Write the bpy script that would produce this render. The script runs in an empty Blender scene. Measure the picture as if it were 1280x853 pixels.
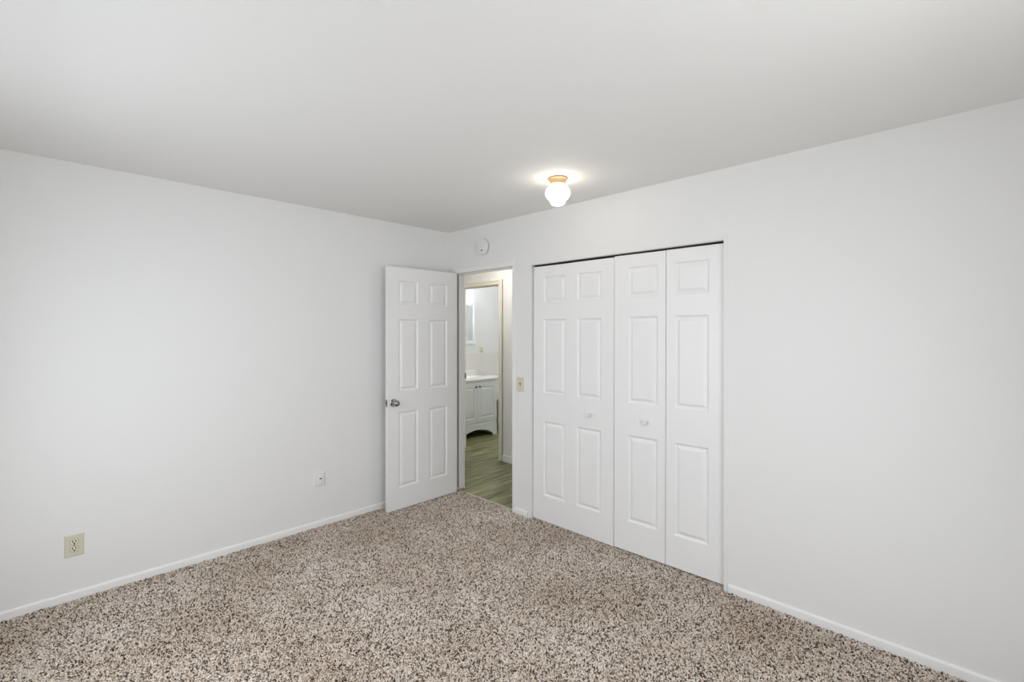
import bpy, bmesh, math, random
from mathutils import Vector, Matrix

# ------------------------------------------------------------------ camera, light, exposure
C = bpy.context.scene.collection
S = bpy.context.scene
random.seed(4)
cam_d = bpy.data.cameras.new('camera'); cam = bpy.data.objects.new('camera', cam_d); C.objects.link(cam)
cam.location = (3.586, -2.806, 1.497)
cam.rotation_euler = (math.radians(90), 0, math.radians(44.35))
cam_d.sensor_width = 36; cam_d.lens = 591 / 1280 * 36; cam_d.shift_y = -11.5 / 1280
cam_d.clip_start = 0.02
S.camera = cam
S.view_settings.view_transform = 'Standard'; S.view_settings.look = 'None'
S.view_settings.gamma = 1; S.view_settings.use_curve_mapping = False
S.view_settings.exposure = -0.04
S.cycles.max_bounces = 14; S.cycles.diffuse_bounces = 10; S.cycles.glossy_bounces = 4
S.cycles.sample_clamp_indirect = 6

world = bpy.data.worlds.new('sky'); S.world = world; world.use_nodes = True
bg = world.node_tree.nodes['Background']
bg.inputs['Color'].default_value = (0.80, 0.90, 1.0, 1); bg.inputs['Strength'].default_value = 1.0

def area_light(name, loc, rot, sx, sy, power, col):
    d = bpy.data.lights.new(name, 'AREA'); d.shape = 'RECTANGLE'; d.size = sx; d.size_y = sy
    d.energy = power; d.color = col
    o = bpy.data.objects.new(name, d); o.location = loc; o.rotation_euler = rot; C.objects.link(o); return o
def point_light(name, loc, power, col, r=0.06):
    d = bpy.data.lights.new(name, 'POINT'); d.energy = power; d.color = col; d.shadow_soft_size = r
    o = bpy.data.objects.new(name, d); o.location = loc; C.objects.link(o); return o
R90 = math.radians(90)
POW = dict(r0=0, rd=21.6, ru=9.8, n0=14.2, nd=15.2, nu=0, lamp=7.8, hall=10.5, bath=34, world=0.1)
WR = (-2.40, -1.05); WN = (0.75, 2.55); WZ = (0.70, 2.15)     # window openings: right wall along y, near wall along x, heights
COL_SKY = (0.92, 0.962, 1.015); COL_GROUND = (0.975, 0.985, 0.98)
bg.inputs['Strength'].default_value = POW['world']
# daylight entering by the two bedroom windows (one right of the camera, one behind it):
# level light, skylight slanting down and light off the ground slanting up
def window_light(name, axis, lo, hi, at, z0, z1, power, tilt, col):
    if power <= 0: return
    n = 1 if tilt == 0 else 3; hz = (z1 - z0) / n
    for i in range(n):
        z = z0 + (i + 0.5) * hz; mid = (lo + hi) / 2
        if axis == 'x': area_light(name, (at, mid, z), (0, R90 - tilt, 0), hz * 0.96, hi - lo, power / n, col)
        else: area_light(name, (mid, at, z), (R90 - tilt, 0, 0), hi - lo, hz * 0.96, power / n, col)
TL = math.radians(38)
for nm, tl, col in (('0', 0.0, COL_SKY), ('d', TL, COL_SKY), ('u', -TL, COL_GROUND)):
    window_light('daylight_window_right', 'x', WR[0] + 0.04, WR[1] - 0.04, 3.985, WZ[0] + 0.02, WZ[1] - 0.02, POW['r' + nm], tl, col)
    window_light('daylight_window_near', 'y', WN[0] + 0.04, WN[1] - 0.04, -3.185, WZ[0] + 0.02, WZ[1] - 0.02, POW['n' + nm], tl, col)
# hall bulb, vanity bulb strength and an unseen fill added in the bathroom
if POW['hall'] > 0: point_light('hall_bulb', (-0.02, 0.50, 2.25), POW['hall'], (1.0, 0.945, 0.86), 0.08)
BATH_BULB = POW['bath'] * 1.3
if POW['bath'] > 0: point_light('bathroom_fill_light', (-0.75, 2.1, 2.2), POW['bath'] * 0.35, (0.95, 0.98, 1.0), 0.1)
LAMP_STRENGTH = POW['lamp']

# ------------------------------------------------------------------ materials
def mat(name, col, rough=0.5, metal=0.0, bump=None, spec=0.5, emit=None):
    m = bpy.data.materials.new(name); m.use_nodes = True
    nt = m.node_tree; b = nt.nodes['Principled BSDF']
    b.inputs['Base Color'].default_value = (*col, 1); b.inputs['Roughness'].default_value = rough
    b.inputs['Metallic'].default_value = metal; b.inputs['Specular IOR Level'].default_value = spec
    if emit:
        b.inputs['Emission Color'].default_value = (*emit[0], 1); b.inputs['Emission Strength'].default_value = emit[1]
    if bump:
        sc, st, det = bump
        tc = nt.nodes.new('ShaderNodeTexCoord'); n = nt.nodes.new('ShaderNodeTexNoise'); bp = nt.nodes.new('ShaderNodeBump')
        n.inputs['Scale'].default_value = sc; n.inputs['Detail'].default_value = det
        bp.inputs['Strength'].default_value = st; bp.inputs['Distance'].default_value = 0.002
        nt.links.new(tc.outputs['Object'], n.inputs['Vector']); nt.links.new(n.outputs['Fac'], bp.inputs['Height'])
        nt.links.new(bp.outputs['Normal'], b.inputs['Normal'])
    return m

M_WALL = mat('wall_paint', (0.80, 0.80, 0.795), 0.6, bump=(90, 0.10, 3))
M_CEIL = mat('ceiling_paint', (0.80, 0.80, 0.79), 0.8, bump=(120, 0.12, 3))
M_DOOR = mat('door_paint', (0.85, 0.85, 0.85), 0.38, bump=(60, 0.03, 2))
M_TRIM = mat('trim_paint', (0.82, 0.82, 0.81), 0.4, bump=(60, 0.03, 2))
M_CREAMTRIM = mat('cream_trim_paint', (0.80, 0.775, 0.68), 0.45, bump=(60, 0.03, 2))
M_CREAM = mat('cream_plastic', (0.66, 0.62, 0.49), 0.35, bump=(40, 0.02, 1))
M_IVORY = mat('ivory_plastic', (0.72, 0.69, 0.57), 0.3, bump=(40, 0.02, 1))
M_RIM = mat('tan_rim', (0.25, 0.23, 0.17), 0.5, bump=(40, 0.02, 1))
M_WHITEPL = mat('white_plastic', (0.78, 0.78, 0.77), 0.35, bump=(40, 0.02, 1))
M_DARK = mat('dark_slot', (0.02, 0.018, 0.015), 0.6, bump=(40, 0.02, 1))
M_STEEL = mat('satin_chrome', (0.40, 0.385, 0.37), 0.09, 1.0, bump=(30, 0.02, 1))
M_DARKMETAL = mat('dark_bronze_metal', (0.05, 0.045, 0.04), 0.35, 0.8, bump=(30, 0.02, 1))
M_BRASS = mat('pale_wood_tone_brass', (0.52, 0.35, 0.18), 0.35, 0.15, bump=(30, 0.02, 1))
M_GLOBE = mat('lit_white_glass', (0.95, 0.93, 0.9), 0.25, emit=((1.0, 0.91, 0.76), LAMP_STRENGTH), bump=(30, 0.01, 1))
M_BULB = mat('lit_bathroom_bulb', (0.95, 0.95, 0.95), 0.25, emit=((0.93, 0.96, 1.0), BATH_BULB), bump=(30, 0.01, 1))
M_VAN = mat('vanity_paint', (0.76, 0.78, 0.765), 0.4, bump=(60, 0.03, 2))
M_TOP = mat('cultured_marble', (0.84, 0.82, 0.78), 0.2, bump=(12, 0.02, 3))
M_CERAMIC = mat('white_ceramic', (0.84, 0.84, 0.82), 0.12, bump=(8, 0.01, 1))
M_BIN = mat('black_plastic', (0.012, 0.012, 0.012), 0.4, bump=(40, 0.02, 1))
M_MIRROR = mat('mirror_glass', (0.86, 0.89, 0.90), 0.03, 1.0, bump=(3, 0.004, 1))
M_STRIP = mat('pale_metal_strip', (0.74, 0.70, 0.58), 0.35, 0.35, bump=(60, 0.03, 1))
M_BACKING = mat('carpet_backing', (0.10, 0.078, 0.062), 0.95, bump=(200, 0.4, 3))
M_VENT_SHADE = mat('vent_and_gap_shade_grey', (0.10, 0.095, 0.085), 0.6, bump=(60, 0.05, 1))  # grey of the vent ring, also of the painted gap shade strips
M_CLOSET = mat('closet_painted_shade', (0.16, 0.155, 0.145), 0.8, bump=(60, 0.1, 2))  # closet shade put into the wall colour, keeps the leaf seams dark

def tile_material():
    m = mat('beige_wall_tile', (0.76, 0.73, 0.69), 0.25); nt = m.node_tree; b = nt.nodes['Principled BSDF']
    tc = nt.nodes.new('ShaderNodeTexCoord'); mp = nt.nodes.new('ShaderNodeMapping'); br = nt.nodes.new('ShaderNodeTexBrick')
    mp.inputs['Rotation'].default_value = (0, R90, R90)
    br.offset = 0; br.inputs['Color1'].default_value = (0.77, 0.74, 0.70, 1); br.inputs['Color2'].default_value = (0.75, 0.725, 0.69, 1)
    br.inputs['Mortar'].default_value = (0.745, 0.72, 0.68, 1); br.inputs['Scale'].default_value = 1
    br.inputs['Brick Width'].default_value = 0.11; br.inputs['Row Height'].default_value = 0.11; br.inputs['Mortar Size'].default_value = 0.002
    nt.links.new(tc.outputs['Object'], mp.inputs['Vector']); nt.links.new(mp.outputs['Vector'], br.inputs['Vector'])
    nt.links.new(br.outputs['Color'], b.inputs['Base Color']); return m
M_TILE = tile_material()

def plank_material():
    m = mat('grey_green_wood_plank', (0.2, 0.2, 0.14), 0.38); nt = m.node_tree; b = nt.nodes['Principled BSDF']; L = nt.links.new
    tc = nt.nodes.new('ShaderNodeTexCoord')
    mp = nt.nodes.new('ShaderNodeMapping'); mp.inputs['Rotation'].default_value = (0, 0, R90)
    br = nt.nodes.new('ShaderNodeTexBrick'); br.offset = 0.37
    br.inputs['Color1'].default_value = (0.9, 0.9, 0.9, 1); br.inputs['Color2'].default_value = (0.62, 0.62, 0.62, 1)
    br.inputs['Mortar'].default_value = (0.25, 0.25, 0.25, 1); br.inputs['Scale'].default_value = 1
    br.inputs['Brick Width'].default_value = 1.2; br.inputs['Row Height'].default_value = 0.15; br.inputs['Mortar Size'].default_value = 0.0016
    L(tc.outputs['Object'], mp.inputs['Vector']); L(mp.outputs['Vector'], br.inputs['Vector'])
    ms = nt.nodes.new('ShaderNodeMapping'); ms.inputs['Scale'].default_value = (14, 1.4, 1)
    n = nt.nodes.new('ShaderNodeTexNoise'); n.inputs['Scale'].default_value = 1.6; n.inputs['Detail'].default_value = 6; n.inputs['Distortion'].default_value = 0.6
    L(tc.outputs['Object'], ms.inputs['Vector']); L(ms.outputs['Vector'], n.inputs['Vector'])
    cr = nt.nodes.new('ShaderNodeValToRGB'); cr.color_ramp.elements[0].position = 0.3; cr.color_ramp.elements[1].position = 0.72
    cr.color_ramp.elements[0].color = (0.085, 0.083, 0.018, 1); cr.color_ramp.elements[1].color = (0.50, 0.49, 0.245, 1)
    L(n.outputs['Fac'], cr.inputs['Fac'])
    mx = nt.nodes.new('ShaderNodeMix'); mx.data_type = 'RGBA'; mx.blend_type = 'MULTIPLY'; mx.inputs[0].default_value = 1
    L(cr.outputs['Color'], mx.inputs[6]); L(br.outputs['Color'], mx.inputs[7]); L(mx.outputs[2], b.inputs['Base Color'])
    return m
M_PLANK = plank_material()

def carpet_material():
    m = mat('frieze_carpet_yarn', (0.4, 0.34, 0.3), 0.95, spec=0.1); nt = m.node_tree; b = nt.nodes['Principled BSDF']; L = nt.links.new
    oi = nt.nodes.new('ShaderNodeObjectInfo'); cr = nt.nodes.new('ShaderNodeValToRGB')
    e = cr.color_ramp.elements
    cols = [(0.0, (0.05, 0.034, 0.022)), (0.20, (0.17, 0.125, 0.092)), (0.33, (0.63, 0.53, 0.44)), (0.60, (0.87, 0.78, 0.69)), (1.0, (0.99, 0.96, 0.92))]
    e[0].position, e[0].color = cols[0][0], (*cols[0][1], 1); e[1].position, e[1].color = cols[-1][0], (*cols[-1][1], 1)
    for p, c in cols[1:-1]:
        k = e.new(p); k.color = (*c, 1)
    L(oi.outputs['Random'], cr.inputs['Fac'])
    # brushed nap: broad soft patches of lighter and browner pile
    g = nt.nodes.new('ShaderNodeNewGeometry'); n = nt.nodes.new('ShaderNodeTexNoise'); n.inputs['Scale'].default_value = 1.7; n.inputs['Detail'].default_value = 4
    mr = nt.nodes.new('ShaderNodeMapRange'); mr.inputs[1].default_value = 0.3; mr.inputs[2].default_value = 0.7
    L(g.outputs['Position'], n.inputs['Vector']); L(n.outputs['Fac'], mr.inputs[0])
    tint = nt.nodes.new('ShaderNodeMix'); tint.data_type = 'RGBA'
    tint.inputs[6].default_value = (0.80, 0.74, 0.675, 1); tint.inputs[7].default_value = (1.03, 1.025, 1.03, 1)
    L(mr.outputs[0], tint.inputs[0])
    mx = nt.nodes.new('ShaderNodeMix'); mx.data_type = 'RGBA'; mx.blend_type = 'MULTIPLY'; mx.inputs[0].default_value = 1
    L(cr.outputs['Color'], mx.inputs[6]); L(tint.outputs[2], mx.inputs[7]); L(mx.outputs[2], b.inputs['Base Color'])
    return m
M_CARPET = carpet_material()

# ------------------------------------------------------------------ helpers
def box(bm, x0, x1, y0, y1, z0, z1):
    v = [bm.verts.new(p) for p in ((x0, y0, z0), (x1, y0, z0), (x1, y1, z0), (x0, y1, z0), (x0, y0, z1), (x1, y0, z1), (x1, y1, z1), (x0, y1, z1))]
    for f in ((0, 3, 2, 1), (4, 5, 6, 7), (0, 1, 5, 4), (1, 2, 6, 5), (2, 3, 7, 6), (3, 0, 4, 7)):
        bm.faces.new([v[i] for i in f])
def prism(bm, pts, axis, a, b):
    """closed outline in two coordinates pushed along an axis ('x','y','z')"""
    def P(p, t):
        return {'x': (t, p[0], p[1]), 'y': (p[0], t, p[1]), 'z': (p[0], p[1], t)}[axis]
    A = [bm.verts.new(P(p, a)) for p in pts]; B = [bm.verts.new(P(p, b)) for p in pts]; n = len(pts)
    bm.faces.new(A); bm.faces.new(B[::-1])
    for i in range(n): bm.faces.new((A[i], B[i], B[(i + 1) % n], A[(i + 1) % n]))
def lathe(bm, prof, axis='z', seg=40, cap=True):
    """prof: (radius, t) pairs turned about an axis through the origin"""
    rings = []
    for r, t in prof:
        ring = []
        for k in range(seg):
            a = 2 * math.pi * k / seg; u, w = r * math.cos(a), r * math.sin(a)
            ring.append(bm.verts.new({'z': (u, w, t), 'x': (t, u, w), 'y': (u, t, w)}[axis]))
        rings.append(ring)
    for A, B in zip(rings, rings[1:]):
        for k in range(seg): bm.faces.new((A[k], A[(k + 1) % seg], B[(k + 1) % seg], B[k]))
    if cap:
        bm.faces.new(rings[0][::-1]); bm.faces.new(rings[-1])
def obj(name, bm, m, parent=None, loc=(0, 0, 0), bevel=0, smooth=False, segs=2):
    bmesh.ops.recalc_face_normals(bm, faces=bm.faces)
    me = bpy.data.meshes.new(name); bm.to_mesh(me); bm.free(); me.materials.append(m)
    if smooth:
        me.polygons.foreach_set('use_smooth', [True] * len(me.polygons))
        me.set_sharp_from_angle(angle=math.radians(38))
    o = bpy.data.objects.new(name, me); C.objects.link(o); o.location = loc
    if parent: o.parent = parent
    if bevel:
        md = o.modifiers.new('bevel', 'BEVEL'); md.width = bevel; md.segments = segs; md.limit_method = 'ANGLE'
        md.angle_limit = math.radians(40)
    return o
def mesh_of(name, m, parent=None, boxes=(), **k):
    bm = bmesh.new()
    for b in boxes: box(bm, *b)
    return obj(name, bm, m, parent, **k)
def tag(o, label, cat=None, group=None, kind=None):
    o['label'] = label
    if cat: o['category'] = cat
    if group: o['group'] = group
    if kind: o['kind'] = kind
    return o
def thing(name, label, cat, loc=(0, 0, 0), group=None, kind=None):
    o = bpy.data.objects.new(name, None); C.objects.link(o); o.location = loc; o.empty_display_size = 0.05
    return tag(o, label, cat, group, kind)
def struct(name, label, cat, m, boxes, **k):
    return tag(mesh_of(name, m, None, boxes, **k), label, cat, kind='structure')

# ------------------------------------------------------------------ room shell
H = 2.44; RX = 3.95; NY = -3.15; T = 0.10
struct('floor', 'bedroom floor under the speckled beige carpet', 'floor', M_BACKING, [(-0.1, RX + 0.1, NY - 0.1, 0.030, -0.1, -0.006), (0.90, 2.7, 0.03, 0.75, -0.1, -0.006)])
struct('floor_hall', 'dark grey green wood plank floor of the hall and bathroom', 'floor', M_PLANK, [(-2.1, 1.6, 0.030, 3.2, -0.1, -0.004)])
struct('ceiling', 'plain white ceiling of the bedroom', 'ceiling', M_CEIL, [(-2.2, RX + 0.1, NY - 0.1, 3.3, H, H + 0.1)])
struct('wall_left', 'blank white wall left of the open door', 'wall', M_WALL, [(-0.12, 0, NY - 0.1, T, -0.05, H)])
struct('wall_far', 'white wall with the doorway and the closet in it', 'wall', M_WALL,
       [(0, 0.088, 0, T, -0.05, H), (0.088, 0.871, 0, T, 2.060, H), (0.871, 1.058, 0, T, -0.05, H),
        (1.058, 2.552, 0, T, 2.028, H), (2.552, RX, 0, T, -0.05, H)])
struct('wall_right', 'white wall with the bright window, right of the camera', 'wall', M_WALL,
       [(RX, RX + T, NY - 0.1, WR[0], 0, H), (RX, RX + T, WR[1], T, 0, H), (RX, RX + T, *WR, 0, WZ[0]), (RX, RX + T, *WR, WZ[1], H)])
struct('wall_near', 'white wall with the wide window, behind the camera', 'wall', M_WALL,
       [(0, WN[0], NY - T, NY, 0, H), (WN[1], RX, NY - T, NY, 0, H), (*WN, NY - T, NY, 0, WZ[0]), (*WN, NY - T, NY, WZ[1], H)])
def window_frame(axis, lo, hi, a, b):
    w = 0.04; m = (lo + hi) / 2; z0, z1 = WZ
    r = [(lo, lo + w, z0, z1), (hi - w, hi, z0, z1), (m - w / 2, m + w / 2, z0, z1), (lo + w, hi - w, z0, z0 + w), (lo + w, hi - w, z1 - w, z1)]
    return [(a, b, p, q, c, d) if axis == 'x' else (p, q, a, b, c, d) for p, q, c, d in r]
struct('window_1', 'white sliding window frame right of the camera', 'window', M_TRIM, window_frame('x', *WR, RX + 0.07, RX + 0.095))
struct('window_2', 'white wide window frame behind the camera', 'window', M_TRIM, window_frame('y', *WN, NY - 0.095, NY - 0.07))
# closet interior
struct('wall_closet', 'inside walls of the closet, coloured dark for the shade in there', 'wall', M_CLOSET,
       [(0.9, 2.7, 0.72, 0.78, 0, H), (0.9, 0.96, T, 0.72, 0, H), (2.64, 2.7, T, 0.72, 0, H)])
# hall and bathroom shell
HY = 1.04; HT = 0.115; BX = -1.92
struct('wall_hall', 'bright hall wall around the bathroom doorway', 'wall', M_WALL,
       [(-2.1, -1.133, HY, HY + HT, 0, H), (-1.133, -0.363, HY, HY + HT, 2.070, H), (-0.363, 1.6, HY, HY + HT, 0, H)])
struct('wall_hall_end', 'white end wall of the hall', 'wall', M_WALL, [(0.9, 0.96, 0.78, HY, 0, H), (-1.6, -1.5, T, HY, 0, H)])
struct('wall_hall_near', 'white hall side of the bedroom wall', 'wall', M_WALL, [(-1.6, -0.12, 0, T, 0, H)])
struct('wall_bathroom', 'white bathroom wall behind the vanity', 'wall', M_WALL, [(BX - 0.1, BX, HY + HT, 3.2, 0, H)])
struct('wall_bathroom_end', 'white far wall of the bathroom', 'wall', M_WALL, [(BX, 0.4, 3.1, 3.2, 0, H), (0.3, 0.4, HY + HT, 3.1, 0, H)])
struct('trim_5', 'beige tiled lower part of the bathroom wall', 'wall tile', M_TILE, [(BX, BX + 0.008, HY + HT + 0.01, 3.09, 0, 1.168)], bevel=0.003)

# ------------------------------------------------------------------ carpet pile (uncountable tufts)
def tuft_mesh():
    bm = bmesh.new(); seg = 4
    pts = [((0, 0, -0.003), 0.0026), ((0.0022, 0.0006, 0.004), 0.0031), ((0.0058, -0.0004, 0.0080), 0.0027), ((0.0098, 0.0006, 0.0094), 0.0016)]
    rings = []
    for i, (p, r) in enumerate(pts):
        d = Vector(pts[min(i + 1, 3)][0]) - Vector(pts[max(i - 1, 0)][0]); q = d.to_track_quat('Z', 'Y')
        rings.append([bm.verts.new(Vector(p) + q @ Vector((r * math.cos(a + i * 0.7), r * math.sin(a + i * 0.7), 0))) for a in (2 * math.pi * k / seg for k in range(seg))])
    for A, B in zip(rings, rings[1:]):
        for k in range(seg): bm.faces.new((A[k], A[(k + 1) % seg], B[(k + 1) % seg], B[k]))
    bm.faces.new(rings[-1])
    me = bpy.data.meshes.new('yarn_tuft'); bm.to_mesh(me); bm.free(); me.materials.append(M_CARPET)
    me.polygons.foreach_set('use_smooth', [True] * len(me.polygons)); return me
def carpet():
    bm = bmesh.new()
    x0, x1, y0, y1 = 0.012, RX - 0.005, NY + 0.005, 0.026
    for (a, b, c, d) in ((x0, x1, y0, -0.014), (0.106, 0.853, -0.014, 0.024), (1.058, 2.552, -0.014, 0.060)):
        bm.faces.new([bm.verts.new(p) for p in ((a, c, 0), (b, c, 0), (b, d, 0), (a, d, 0))])
    me = bpy.data.meshes.new('carpet_pile'); bm.to_mesh(me); bm.free(); me.materials.append(M_CARPET)
    o = bpy.data.objects.new('carpet_pile', me); C.objects.link(o)
    tag(o, 'speckled beige and brown frieze carpet pile covering the bedroom floor', 'carpet', kind='stuff')
    # one tuft as a mesh datablock used inside the node tree
    to = bpy.data.objects.new('yarn_tuft', tuft_mesh())
    ng = bpy.data.node_groups.new('carpet_tufts', 'GeometryNodeTree')
    ng.interface.new_socket('Geometry', in_out='INPUT', socket_type='NodeSocketGeometry')
    ng.interface.new_socket('Geometry', in_out='OUTPUT', socket_type='NodeSocketGeometry')
    N = ng.nodes.new; L = ng.links.new
    gi, go = N('NodeGroupInput'), N('NodeGroupOutput')
    dp = N('GeometryNodeDistributePointsOnFaces'); dp.inputs['Density'].default_value = 36000
    info = N('GeometryNodeObjectInfo'); info.inputs['Object'].default_value = to; info.inputs['As Instance'].default_value = True
    ip = N('GeometryNodeInstanceOnPoints')
    rv = N('FunctionNodeRandomValue'); rv.data_type = 'FLOAT_VECTOR'
    rv.inputs[0].default_value = (-0.35, -0.35, 0); rv.inputs[1].default_value = (0.35, 0.35, 6.283)
    rs = N('FunctionNodeRandomValue'); rs.data_type = 'FLOAT'; rs.inputs[2].default_value = 0.65; rs.inputs[3].default_value = 1.1; rs.inputs['Seed'].default_value = 7
    e2r = N('FunctionNodeEulerToRotation')
    jn = N('GeometryNodeJoinGeometry')
    L(gi.outputs[0], dp.inputs['Mesh']); L(dp.outputs['Points'], ip.inputs['Points']); L(info.outputs['Geometry'], ip.inputs['Instance'])
    L(rv.outputs[0], e2r.inputs[0]); L(e2r.outputs[0], ip.inputs['Rotation']); L(rs.outputs[1], ip.inputs['Scale'])
    L(ip.outputs['Instances'], jn.inputs[0]); L(gi.outputs[0], jn.inputs[0]); L(jn.outputs[0], go.inputs[0])
    md = o.modifiers.new('tufts', 'NODES'); md.node_group = ng
    return o
carpet()

# ------------------------------------------------------------------ baseboards, frames, threshold
def baseboard(name, label, along, a, b, wall, sign, m=M_TRIM, h=0.052):
    """rounded-top board; along 'x' or 'y', its back at coordinate wall, thickness towards sign"""
    bm = bmesh.new(); t = 0.011
    prof = [(0, -0.006), (t, -0.006), (t, h - 0.012), (t * 0.85, h - 0.004), (t * 0.45, h), (0, h)]
    prism(bm, [(wall + sign * p, z) for p, z in prof], along, a, b)
    return tag(obj(name, bm, m, smooth=True), label, 'baseboard', kind='structure')
baseboard('baseboard_left', 'low white baseboard along the left wall', 'y', NY, 0.0, 0.0, 1)
baseboard('baseboard_far', 'low white baseboard right of the closet', 'x', 2.578, RX, 0.0, -1)
baseboard('baseboard_middle', 'short white baseboard between doorway and closet', 'x', 0.890, 1.022, 0.0, -1)
baseboard('baseboard_right', 'white baseboard under the window right of the camera', 'y', NY, 0.0, RX, -1)
baseboard('baseboard_near', 'white baseboard on the wall behind the camera', 'x', 0.0, RX, NY, 1)
baseboard('baseboard_hall', 'white baseboard in the hall beside the bathroom door frame', 'x', -0.321, 0.9, HY, -1, h=0.075)
# bedroom door frame: jambs, head, stops and narrow face trim
struct('trim_1', 'narrow white frame of the bedroom doorway', 'door frame', M_TRIM,
       [(0.086, 0.106, 0.0, T, 0.022, 2.060), (0.853, 0.873, 0.0, T, 0.0, 2.060), (0.106, 0.853, 0.0, T, 2.042, 2.062),
        (0.106, 0.116, 0.042, 0.075, 0.022, 2.042), (0.843, 0.853, 0.042, 0.075, 0.0, 2.042), (0.116, 0.843, 0.042, 0.075, 2.032, 2.042),
        (0.052, 0.106, -0.009, 0.0, 0.022, 2.085), (0.853, 0.889, -0.009, 0.0, 0.0, 2.085), (0.106, 0.853, -0.008, 0.0, 2.042, 2.085),
        (0.052, 0.106, T, T + 0.01, 0.0, 2.095), (0.853, 0.905, T, T + 0.01, 0.0, 2.095), (0.106, 0.853, T, T + 0.01, 2.042, 2.095)], bevel=0.002)
ws = mesh_of('hinge_gap_shade', M_VENT_SHADE, bpy.data.objects['trim_1'], [(0.106, 0.1075, 0.018, 0.031, 0.03, 2.041)]); ws['label'] = 'dark strip painted as the shade in the hinge gap'  # flat dark strip on the jamb, hinge gap shade put in as colour
struct('trim_2', 'thin white edge frame around the closet opening', 'closet frame', M_WALL,
       [(1.026, 1.058, -0.005, 0.001, 0.0, 2.050), (2.552, 2.574, -0.003, 0.001, 0.0, 2.050), (1.058, 2.552, -0.004, 0.001, 2.029, 2.050),
        ], bevel=0.002)
bath_frame = struct('trim_3', 'cream painted frame of the bathroom doorway', 'door frame', M_CREAMTRIM,
       [(-1.135, -1.115, HY, HY + HT, 0, 2.07), (-0.381, -0.361, HY, HY + HT, 0, 2.07), (-1.115, -0.381, HY, HY + HT, 2.052, 2.072),
        (-1.165, -1.115, HY - 0.012, HY, 0, 2.108), (-0.381, -0.327, HY - 0.012, HY, 0, 2.108), (-1.115, -0.381, HY - 0.012, HY, 2.052, 2.108),
        (-0.352, -0.327, HY - 0.020, HY - 0.012, 0, 2.108), (-1.165, -0.352, HY - 0.020, HY - 0.012, 2.088, 2.108),
        (-1.115, -1.103, HY + 0.045, HY + 0.08, 0, 2.052), (-0.393, -0.381, HY + 0.045, HY + 0.08, 0, 2.052), (-1.103, -0.393, HY + 0.045, HY + 0.08, 2.040, 2.052)], bevel=0.002)
eg = mesh_of('edge_gap_shade', M_VENT_SHADE, bath_frame, [(-0.3275, -0.3215, HY - 0.004, HY - 0.001, 0.0, 2.108)]); eg['label'] = 'dark strip painted as the shadow line along the frame edge'  # dark strip on the wall stands for the shadow line beside the frame
sp = mesh_of('strike_plate', M_DARKMETAL, bath_frame, [(-1.1155, -1.1125, HY + 0.083, HY + 0.109, 0.895, 0.962)]); sp['label'] = 'dark metal strike plate'
struct('trim_4', 'pale metal threshold strip between carpet and wood floor', 'threshold strip', M_STRIP, [(0.106, 0.853, 0.024, 0.042, -0.004, 0.006)], bevel=0.002)

# ------------------------------------------------------------------ moulded doors
RINGS = [(0.0, 0.0), (0.003, -0.0015), (0.010, -0.0095), (0.016, -0.0108), (0.034, -0.0018), (0.037, -0.001)]
def moulded_slab(w, h, t, panels):
    """slab x 0..w, y -t/2..t/2 (front is -y), z 0..h, with raised panels (x0,x1,z0,z1) pressed into both faces"""
    bm = bmesh.new()
    xs = sorted({0, w} | {round(p[i], 4) for p in panels for i in (0, 1)}); zs = sorted({0, h} | {round(p[i], 4) for p in panels for i in (2, 3)})
    pset = {(round(p[0], 4), round(p[2], 4)): p for p in panels}
    for s in (-1, 1):
        cache = {}
        def V(x, z, d):
            k = (round(x, 5), round(z, 5), round(d, 5))
            if k not in cache: cache[k] = bm.verts.new((x, s * (t / 2 + d), z))
            return cache[k]
        covered = lambda x, z: any(p[0] - 1e-4 < x < p[1] + 1e-4 and p[2] - 1e-4 < z < p[3] + 1e-4 for p in panels)
        for xa, xb in zip(xs, xs[1:]):
            for za, zb in zip(zs, zs[1:]):
                if covered((xa + xb) / 2, (za + zb) / 2): continue
                bm.faces.new((V(xa, za, 0), V(xb, za, 0), V(xb, zb, 0), V(xa, zb, 0)))
        for (x0, x1, z0, z1) in panels:
            x0, x1, z0, z1 = (round(q, 4) for q in (x0, x1, z0, z1))
            loops = [[V(x0 + i, z0 + i, d), V(x1 - i, z0 + i, d), V(x1 - i, z1 - i, d), V(x0 + i, z1 - i, d)] for i, d in RINGS]
            for A, B in zip(loops, loops[1:]):
                for k in range(4): bm.faces.new((A[k], A[(k + 1) % 4], B[(k + 1) % 4], B[k]))
            bm.faces.new(loops[-1])
    a = t / 2
    for q in (((0, -a, 0), (0, a, 0), (0, a, h), (0, -a, h)), ((w, -a, 0), (w, a, 0), (w, a, h), (w, -a, h)), ((0, -a, 0), (w, -a, 0), (w, a, 0), (0, a, 0)), ((0, -a, h), (w, -a, h), (w, a, h), (0, a, h))):
        bm.faces.new([bm.verts.new(p) for p in q])
    bmesh.ops.remove_doubles(bm, verts=bm.verts, dist=1e-5)
    return bm

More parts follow.
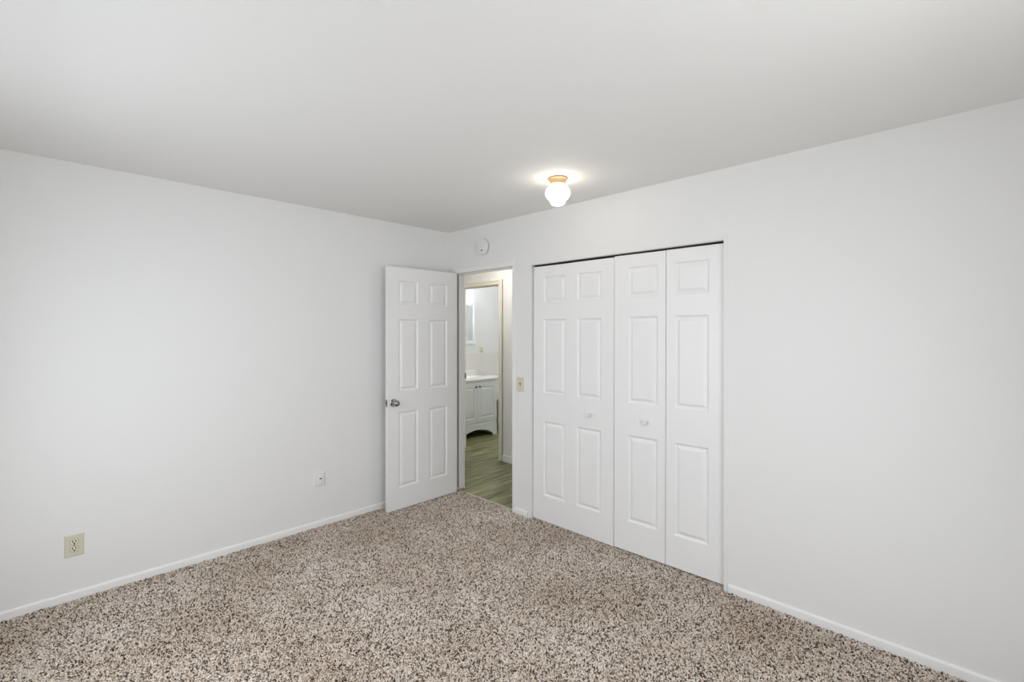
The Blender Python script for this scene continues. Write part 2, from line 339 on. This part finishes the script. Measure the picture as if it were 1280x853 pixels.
# open bedroom door, swung 90 degrees into the room, hinged at the left jamb
DW, DH, DT = 0.720, 2.024, 0.035
PZ = ((0.178, 0.812), (0.985, 1.590), (1.710, 1.913))
cols = ((0.102, 0.297), (0.412, 0.612))      # measured from the free edge
door = obj('door_1', moulded_slab(DW, DH, DT, [(a, b, c, d) for a, b in cols for c, d in PZ]), M_DOOR, loc=(0.1335, -0.748, 0.014))
door.rotation_euler = (0, 0, R90)            # slab front (-y) now faces +x
tag(door, 'white six-panel bedroom door standing open against the left wall', 'door', kind='structure')
def knob_bm(flip=1):
    bm = bmesh.new()
    lathe(bm, [(0.033, 0), (0.033, 0.004), (0.029, 0.009), (0.016, 0.011), (0.012, 0.016), (0.011, 0.030), (0.014, 0.036), (0.022, 0.040), (0.0265, 0.048), (0.0265, 0.055), (0.022, 0.062), (0.012, 0.066), (0.004, 0.067)], 'y', 36)
    bmesh.ops.scale(bm, vec=(1, -flip, 1), verts=bm.verts); return bm
kb = obj('door_knob', knob_bm(1), M_STEEL, door, loc=(0.053, -DT / 2, 0.895), smooth=True); kb['label'] = 'round chrome knob on a round rosette'
kb2 = obj('door_knob', knob_bm(-1), M_STEEL, door, loc=(0.053, DT / 2, 0.895), smooth=True); kb2['label'] = 'chrome knob on the side facing the wall'
lp = mesh_of('latch_plate', M_STEEL, door, [(-0.002, 0.0, -0.0125, 0.0125, -0.029, 0.029), (-0.010, -0.002, -0.006, 0.006, -0.009, 0.009)], loc=(0, 0, 0.895)); lp['label'] = 'metal latch plate on the door edge'
for z in (0.22, 1.0, 1.80):
    bm = bmesh.new(); lathe(bm, [(0.0055, -0.045), (0.0055, 0.045)], 'z', 16)
    hg = obj('hinge', bm, M_STEEL, door, loc=(DW + 0.010, DT / 2 - 0.002, z), smooth=True); hg['label'] = 'metal hinge barrel'

# two pairs of bifold closet leaves
LW, LH, LT = 0.3705, 1.998, 0.030
BZ = ((0.200, 0.785), (1.000, 1.583), (1.712, 1.915))
def bifold(name, label, x, drop, tilt, yaw, hinge_gap):
    root = thing(name, label, 'closet door', (x, 0.033, 0.014 - drop), kind='structure'); root.rotation_euler = (0, 0, yaw)
    for k in (0, 1):
        px = (0.103, 0.318) if k == 0 else (0.053, 0.268)
        leaf = obj('door_leaf', moulded_slab(LW - 0.0008, LH, LT, [(*px, c, d) for c, d in BZ]), M_DOOR, root, loc=(k * (LW + hinge_gap), 0, 0))
        leaf.rotation_euler = (0, tilt, 0)
        yield root, leaf
def pull_knob(leaf, x, z, label):
    bm = bmesh.new()
    lathe(bm, [(0.010, 0), (0.0085, 0.004), (0.0075, 0.010), (0.011, 0.014), (0.0165, 0.018), (0.018, 0.023), (0.0165, 0.028), (0.011, 0.031), (0.009, 0.0295), (0.003, 0.029)], 'y', 32)
    bmesh.ops.scale(bm, vec=(1, -1, 1), verts=bm.verts)
    k = obj('door_knob', bm, M_WHITEPL, leaf, loc=(x, -LT / 2, z), smooth=True); k['label'] = label
lf = [l for _, l in bifold('door_2', 'left pair of white bifold closet doors, nearest the light switch', 1.0625, 0.0, 0.004, 0.002, -0.0004)]
pull_knob(lf[1], 0.170, 0.887, 'small round white pull knob')
rt = [l for _, l in bifold('door_3', 'right pair of white bifold closet doors, with dark seam in the middle', 1.0625 + 2 * LW + 0.0055, -0.004, 0.0025, 0.022, 0.0036)]
pull_knob(rt[0], 0.236, 0.887, 'small round white pull knob')
# closet head track (dark line above the leaves)
struct('trim_6', 'dark metal track above the closet doors', 'closet track', M_DARKMETAL, [(1.06, 2.55, 0.030, 0.055, 2.022, 2.030)])

# ------------------------------------------------------------------ ceiling light
lamp = thing('ceiling_light', 'small lit globe light with tan base on the ceiling in front of the closet', 'ceiling light', (1.758, -0.534, H))
bm = bmesh.new()
lathe(bm, [(0.060, 0.0), (0.0625, -0.004), (0.061, -0.009), (0.053, -0.013), (0.049, -0.020), (0.047, -0.030), (0.048, -0.038), (0.045, -0.041)], 'z', 48)
cp = obj('lamp_base', bm, M_BRASS, lamp, smooth=True); cp['label'] = 'tan flared ceiling base'
bm = bmesh.new()
lathe(bm, [(0.043, -0.036), (0.046, -0.044), (0.058, -0.054), (0.069, -0.068), (0.0755, -0.084), (0.0760, -0.098), (0.071, -0.113), (0.060, -0.126), (0.050, -0.135), (0.046, -0.142), (0.0445, -0.152), (0.039, -0.160), (0.028, -0.165), (0.012, -0.167)], 'z', 48)
gl = obj('lamp_globe', bm, M_GLOBE, lamp, smooth=True); gl['label'] = 'glowing white glass globe'

# ------------------------------------------------------------------ smoke detector
sd = thing('smoke_detector', 'round white smoke detector on the wall above the open doorway', 'smoke detector', (0.510, 0, 2.240))
bm = bmesh.new(); lathe(bm, [(0.073, 0.0), (0.073, -0.010), (0.070, -0.012)], 'y', 48); obj('mounting_plate', bm, M_WHITEPL, sd, smooth=True)
bm = bmesh.new(); lathe(bm, [(0.066, -0.020), (0.069, -0.022), (0.069, -0.031), (0.065, -0.038), (0.052, -0.042), (0.020, -0.044)], 'y', 48); obj('cover', bm, M_WHITEPL, sd, smooth=True)
bm = bmesh.new(); lathe(bm, [(0.063, -0.011), (0.063, -0.021)], 'y', 48); vr = obj('vent_ring', bm, M_VENT_SHADE, sd, smooth=True); vr['label'] = 'dark vent gap around the cover'
bm = bmesh.new(); lathe(bm, [(0.007, -0.041), (0.007, -0.0455), (0.005, -0.0465)], 'y', 20); b = obj('test_button', bm, M_DARK, sd, loc=(0.006, 0, -0.033), smooth=True); b['label'] = 'small dark dot'

# ------------------------------------------------------------------ wall plates
def plate_bm(w, h, t=0.006):
    bm = bmesh.new(); a = 0.004
    o = [(-w/2, 0), (w/2, 0)]
    # front is -y: bevelled plate
    b0 = [(-w/2, -h/2), (w/2, -h/2), (w/2, h/2), (-w/2, h/2)]; b1 = [(x * (1 - 2*a/w), z * (1 - 2*a/h)) for x, z in b0]
    A = [bm.verts.new((x, 0, z)) for x, z in b0]; B = [bm.verts.new((x, -t*0.5, z)) for x, z in b0]; D = [bm.verts.new((x, -t, z)) for x, z in b1]
    for P, Q in ((A, B), (B, D)):
        for k in range(4): bm.faces.new((P[k], P[(k+1) % 4], Q[(k+1) % 4], Q[k]))
    bm.faces.new(D); bm.faces.new(A[::-1]); return bm
def screw(parent, x, z, m):
    bm = bmesh.new(); lathe(bm, [(0.0032, 0.0), (0.0032, -0.0012), (0.002, -0.0018)], 'y', 14); return obj('screw', bm, m, parent, loc=(x, -0.0058, z), smooth=True)
def toggle_switch(label, loc, rz, w, h, group=None):
    t = thing('light_switch', label, 'light switch', loc, group); t.rotation_euler = (0, 0, rz)
    obj('cover_plate', plate_bm(w, h), M_CREAM, t)
    b = mesh_of('toggle_slot', M_DARK, t, [(-0.006, 0.006, -0.0066, -0.0058, -0.013, 0.013)]); b['label'] = 'dark toggle slot'
    bm = bmesh.new(); prism(bm, [(-0.006, -0.011), (-0.017, -0.013), (-0.018, -0.007), (-0.006, 0.001)], 'x', -0.0042, 0.0042); obj('toggle', bm, M_CREAM, t, bevel=0.001)
    for z in (0.030, -0.030): screw(t, 0, z, M_CREAM)
    return t
toggle_switch('cream toggle light switch on the wall between doorway and closet', (0.940, 0, 1.068), 0, 0.078, 0.118)
toggle_switch('cream switch plate on the bathroom wall above the vanity', (BX, 2.139, 1.192), R90, 0.078, 0.132)
# duplex outlet, rotated so that its front faces +x
ot = thing('power_outlet', 'cream duplex power outlet low on the left wall', 'outlet', (0, -2.6275, 0.3085)); ot.rotation_euler = (0, 0, R90)
obj('cover_plate', plate_bm(0.081, 0.121), M_CREAM, ot)
for sz in (0.0195, -0.0195):
    bm = bmesh.new(); pts = []
    for k in range(40):
        a = 2 * math.pi * k / 40; pts.append((0.0172 * math.cos(a), max(-0.0135, min(0.0135, 0.0172 * math.sin(a)))))
    prism(bm, pts, 'y', -0.0045, -0.0076); rc = obj('receptacle', bm, M_IVORY, ot, loc=(0, 0, sz), bevel=0.0006)
    bm = bmesh.new(); prism(bm, [(x * 1.09, z * 1.09) for x, z in pts], 'y', -0.0045, -0.0063); rm = obj('socket_rim', bm, M_RIM, rc); rm['label'] = 'darker rim around the socket face'
    bm = bmesh.new(); box(bm, -0.0088, -0.0045, -0.0080, -0.0072, -0.0010, 0.0090); box(bm, 0.0042, 0.0086, -0.0080, -0.0072, -0.0010, 0.0090)
    prism(bm, [(0.0042 * math.cos(a), -0.0080 + 0.0038 * math.sin(a)) for a in (2 * math.pi * k / 14 for k in range(14))], 'y', -0.0079, -0.0072)
    sl = obj('socket_slots', bm, M_DARK, rc); sl['label'] = 'dark socket slots'
screw(ot, 0, 0, M_DARKMETAL)
jk = thing('phone_jack', 'small white wall plate with a dark jack, left of the open door', 'wall plate', (0, -1.2485, 0.3685)); jk.rotation_euler = (0, 0, R90)
obj('cover_plate', plate_bm(0.076, 0.104, 0.011), M_WHITEPL, jk)
obj('jack_insert', plate_bm(0.040, 0.066, 0.004), M_WHITEPL, jk, loc=(0.002, -0.0108, 0))
b = mesh_of('jack_hole', M_DARK, jk, [(-0.0065, 0.0065, -0.0155, -0.0145, -0.0045, 0.0045)], loc=(0.004, 0, 0.006), bevel=0.0008); b['label'] = 'dark jack hole'

# ------------------------------------------------------------------ bathroom
VX, Y0, Y1, VT = -1.44, 1.240, 2.000, 0.805
van = thing('bathroom_vanity', 'pale grey two-door vanity cabinet with arched base seen through the doorway', 'vanity cabinet', ((BX + VX) / 2, (Y0 + Y1) / 2, 0))
cx, cy = van.location.x, van.location.y
def vb(b): return (b[0] - cx, b[1] - cx, b[2] - cy, b[3] - cy, b[4], b[5])
mesh_of('cabinet_body', M_VAN, van, [vb((BX + 0.012, VX - 0.001, Y0, Y0 + 0.016, 0, VT)), vb((BX + 0.012, VX - 0.001, Y1 - 0.016, Y1, 0, VT)), vb((BX + 0.012, BX + 0.02, Y0 + 0.016, Y1 - 0.016, 0.09, VT)),
       vb((BX + 0.02, VX - 0.001, Y0 + 0.016, Y1 - 0.016, 0.155, 0.175)), vb((VX - 0.020, VX - 0.001, Y0 + 0.016, Y1 - 0.016, 0.175, VT))], bevel=0.0015)
bm = bmesh.new(); n = 24
pts = [(Y0 - cy, 0.0), (Y0 + 0.075 - cy, 0.0)]
for k in range(n + 1):
    u = k / n; y = Y0 + 0.085 + (Y1 - Y0 - 0.17) * u; pts.append((y - cy, 0.03 + 0.082 * math.sin(math.pi * u) ** 0.75))
pts += [(Y1 - 0.075 - cy, 0.0), (Y1 - cy, 0.0), (Y1 - cy, 0.185), (Y0 - cy, 0.185)]
prism(bm, pts, 'x', VX - cx, VX + 0.018 - cx); ar = obj('arched_apron', bm, M_VAN, van, bevel=0.0015)
ym = 1.617
for (a, b, ky) in ((Y0 + 0.004, ym - 0.002, ym - 0.034), (ym + 0.002, Y1 - 0.006, ym + 0.034)):
    w, h = b - a, 0.545
    bm = moulded_slab(w, h, 0.018, [(0.052, w - 0.052, 0.052, h - 0.052)])
    d = obj('cabinet_door', bm, M_VAN, van, loc=(VX + 0.009 - cx, a - cy, 0.222)); d.rotation_euler = (0, 0, R90)
    bm = bmesh.new(); lathe(bm, [(0.006, 0), (0.006, -0.010), (0.011, -0.014), (0.0135, -0.020), (0.011, -0.026), (0.004, -0.028)], 'y', 20)
    k = obj('door_knob', bm, M_DARKMETAL, d, loc=(ky - a, -0.009, h - 0.045), smooth=True); k['label'] = 'dark round knob'
top = thing('vanity_countertop', 'white sink top with backsplash lying on the bathroom vanity', 'countertop', ((BX + VX) / 2, (Y0 + Y1) / 2, VT))
mesh_of('counter_slab', M_TOP, top, [vb((BX + 0.010, VX + 0.030, Y0 - 0.01, Y1 + 0.012, 0, 0.026))], bevel=0.006)
mesh_of('backsplash', M_TOP, top, [vb((BX + 0.010, BX + 0.028, Y0 - 0.01, Y1 + 0.012, 0.026, 0.105))], bevel=0.004)
bm = bmesh.new()
lathe(bm, [(0.20, 0.026), (0.21, 0.030), (0.205, 0.034), (0.19, 0.031), (0.16, 0.029), (0.05, 0.0275)], 'z', 40); bmesh.ops.scale(bm, vec=(0.72, 1, 1), verts=bm.verts)
obj('sink_basin', bm, M_TOP, top, loc=(0.03, 0, 0), smooth=True)
# framed mirror cabinet
mc = thing('mirror_cabinet', 'white framed mirror cabinet on the bathroom wall above the vanity', 'mirror cabinet', (BX, 1.70, 1.31))
F = 0.045; W2 = 0.297; MH = 0.63
mesh_of('cabinet_box', M_TRIM, mc, [(0.0, 0.018, -W2, W2, 0, MH)], bevel=0.002)
mesh_of('mirror_frame', M_TRIM, mc, [(0.018, 0.034, -W2, -W2 + F, 0, MH), (0.018, 0.034, W2 - F, W2, 0, MH), (0.018, 0.034, -W2 + F, W2 - F, 0, F), (0.018, 0.034, -W2 + F, W2 - F, MH - F, MH)], bevel=0.003)
g = mesh_of('mirror_pane', M_MIRROR, mc, [(0.018, 0.024, -W2 + F, W2 - F, F, MH - F)]); g['label'] = 'mirror glass'
# toilet beyond the vanity
wc = thing('toilet', 'white toilet mostly hidden beyond the vanity in the bathroom', 'toilet', (BX + 0.02, 2.46, 0))
mesh_of('tank', M_CERAMIC, wc, [(0.0, 0.19, -0.225, 0.225, 0.43, 0.775)], bevel=0.02, segs=3)
mesh_of('tank_lid', M_CERAMIC, wc, [(-0.004, 0.205, -0.238, 0.238, 0.775, 0.808)], bevel=0.008, segs=3)
bm = bmesh.new(); lathe(bm, [(0.11, 0.0), (0.115, 0.02), (0.10, 0.10), (0.11, 0.20), (0.155, 0.31), (0.185, 0.375), (0.18, 0.39)], 'z', 36); bmesh.ops.scale(bm, vec=(1.3, 1, 1), verts=bm.verts)
obj('bowl', bm, M_CERAMIC, wc, loc=(0.42, 0, 0), smooth=True)
mesh_of('pedestal', M_CERAMIC, wc, [(0.10, 0.36, -0.09, 0.09, 0, 0.43)], bevel=0.03, segs=3)
bm = bmesh.new(); lathe(bm, [(0.18, 0.39), (0.19, 0.395), (0.19, 0.415), (0.17, 0.42), (0.05, 0.422)], 'z', 36); bmesh.ops.scale(bm, vec=(1.28, 1, 1), verts=bm.verts)
obj('seat_lid', bm, M_CERAMIC, wc, loc=(0.42, 0, 0), smooth=True)
bn = thing('gap_shade_bin', 'black bin shape added for the shaded gap between vanity and toilet', 'bin', (-1.70, 2.13, -0.004))  # black shape added to stand for the shade under the toilet tank
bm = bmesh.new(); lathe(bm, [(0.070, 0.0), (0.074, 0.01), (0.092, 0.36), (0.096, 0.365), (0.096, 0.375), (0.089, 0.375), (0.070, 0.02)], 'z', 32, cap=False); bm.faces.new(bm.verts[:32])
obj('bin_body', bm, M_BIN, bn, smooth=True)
# vanity light bar over the mirror
vl = thing('vanity_light', 'lit white light bar above the bathroom mirror', 'wall light', (BX, 1.52, 2.06))
mesh_of('back_bar', M_STEEL, vl, [(0, 0.03, -0.26, 0.26, -0.05, 0.05)], bevel=0.004)
for y in (-0.17, 0.0, 0.17):
    bm = bmesh.new(); lathe(bm, [(0.02, 0.03), (0.03, 0.045), (0.045, 0.07), (0.048, 0.09), (0.040, 0.115), (0.02, 0.13)], 'x', 28)
    obj('light_bulb', bm, M_BULB, vl, loc=(0, y, 0), smooth=True)
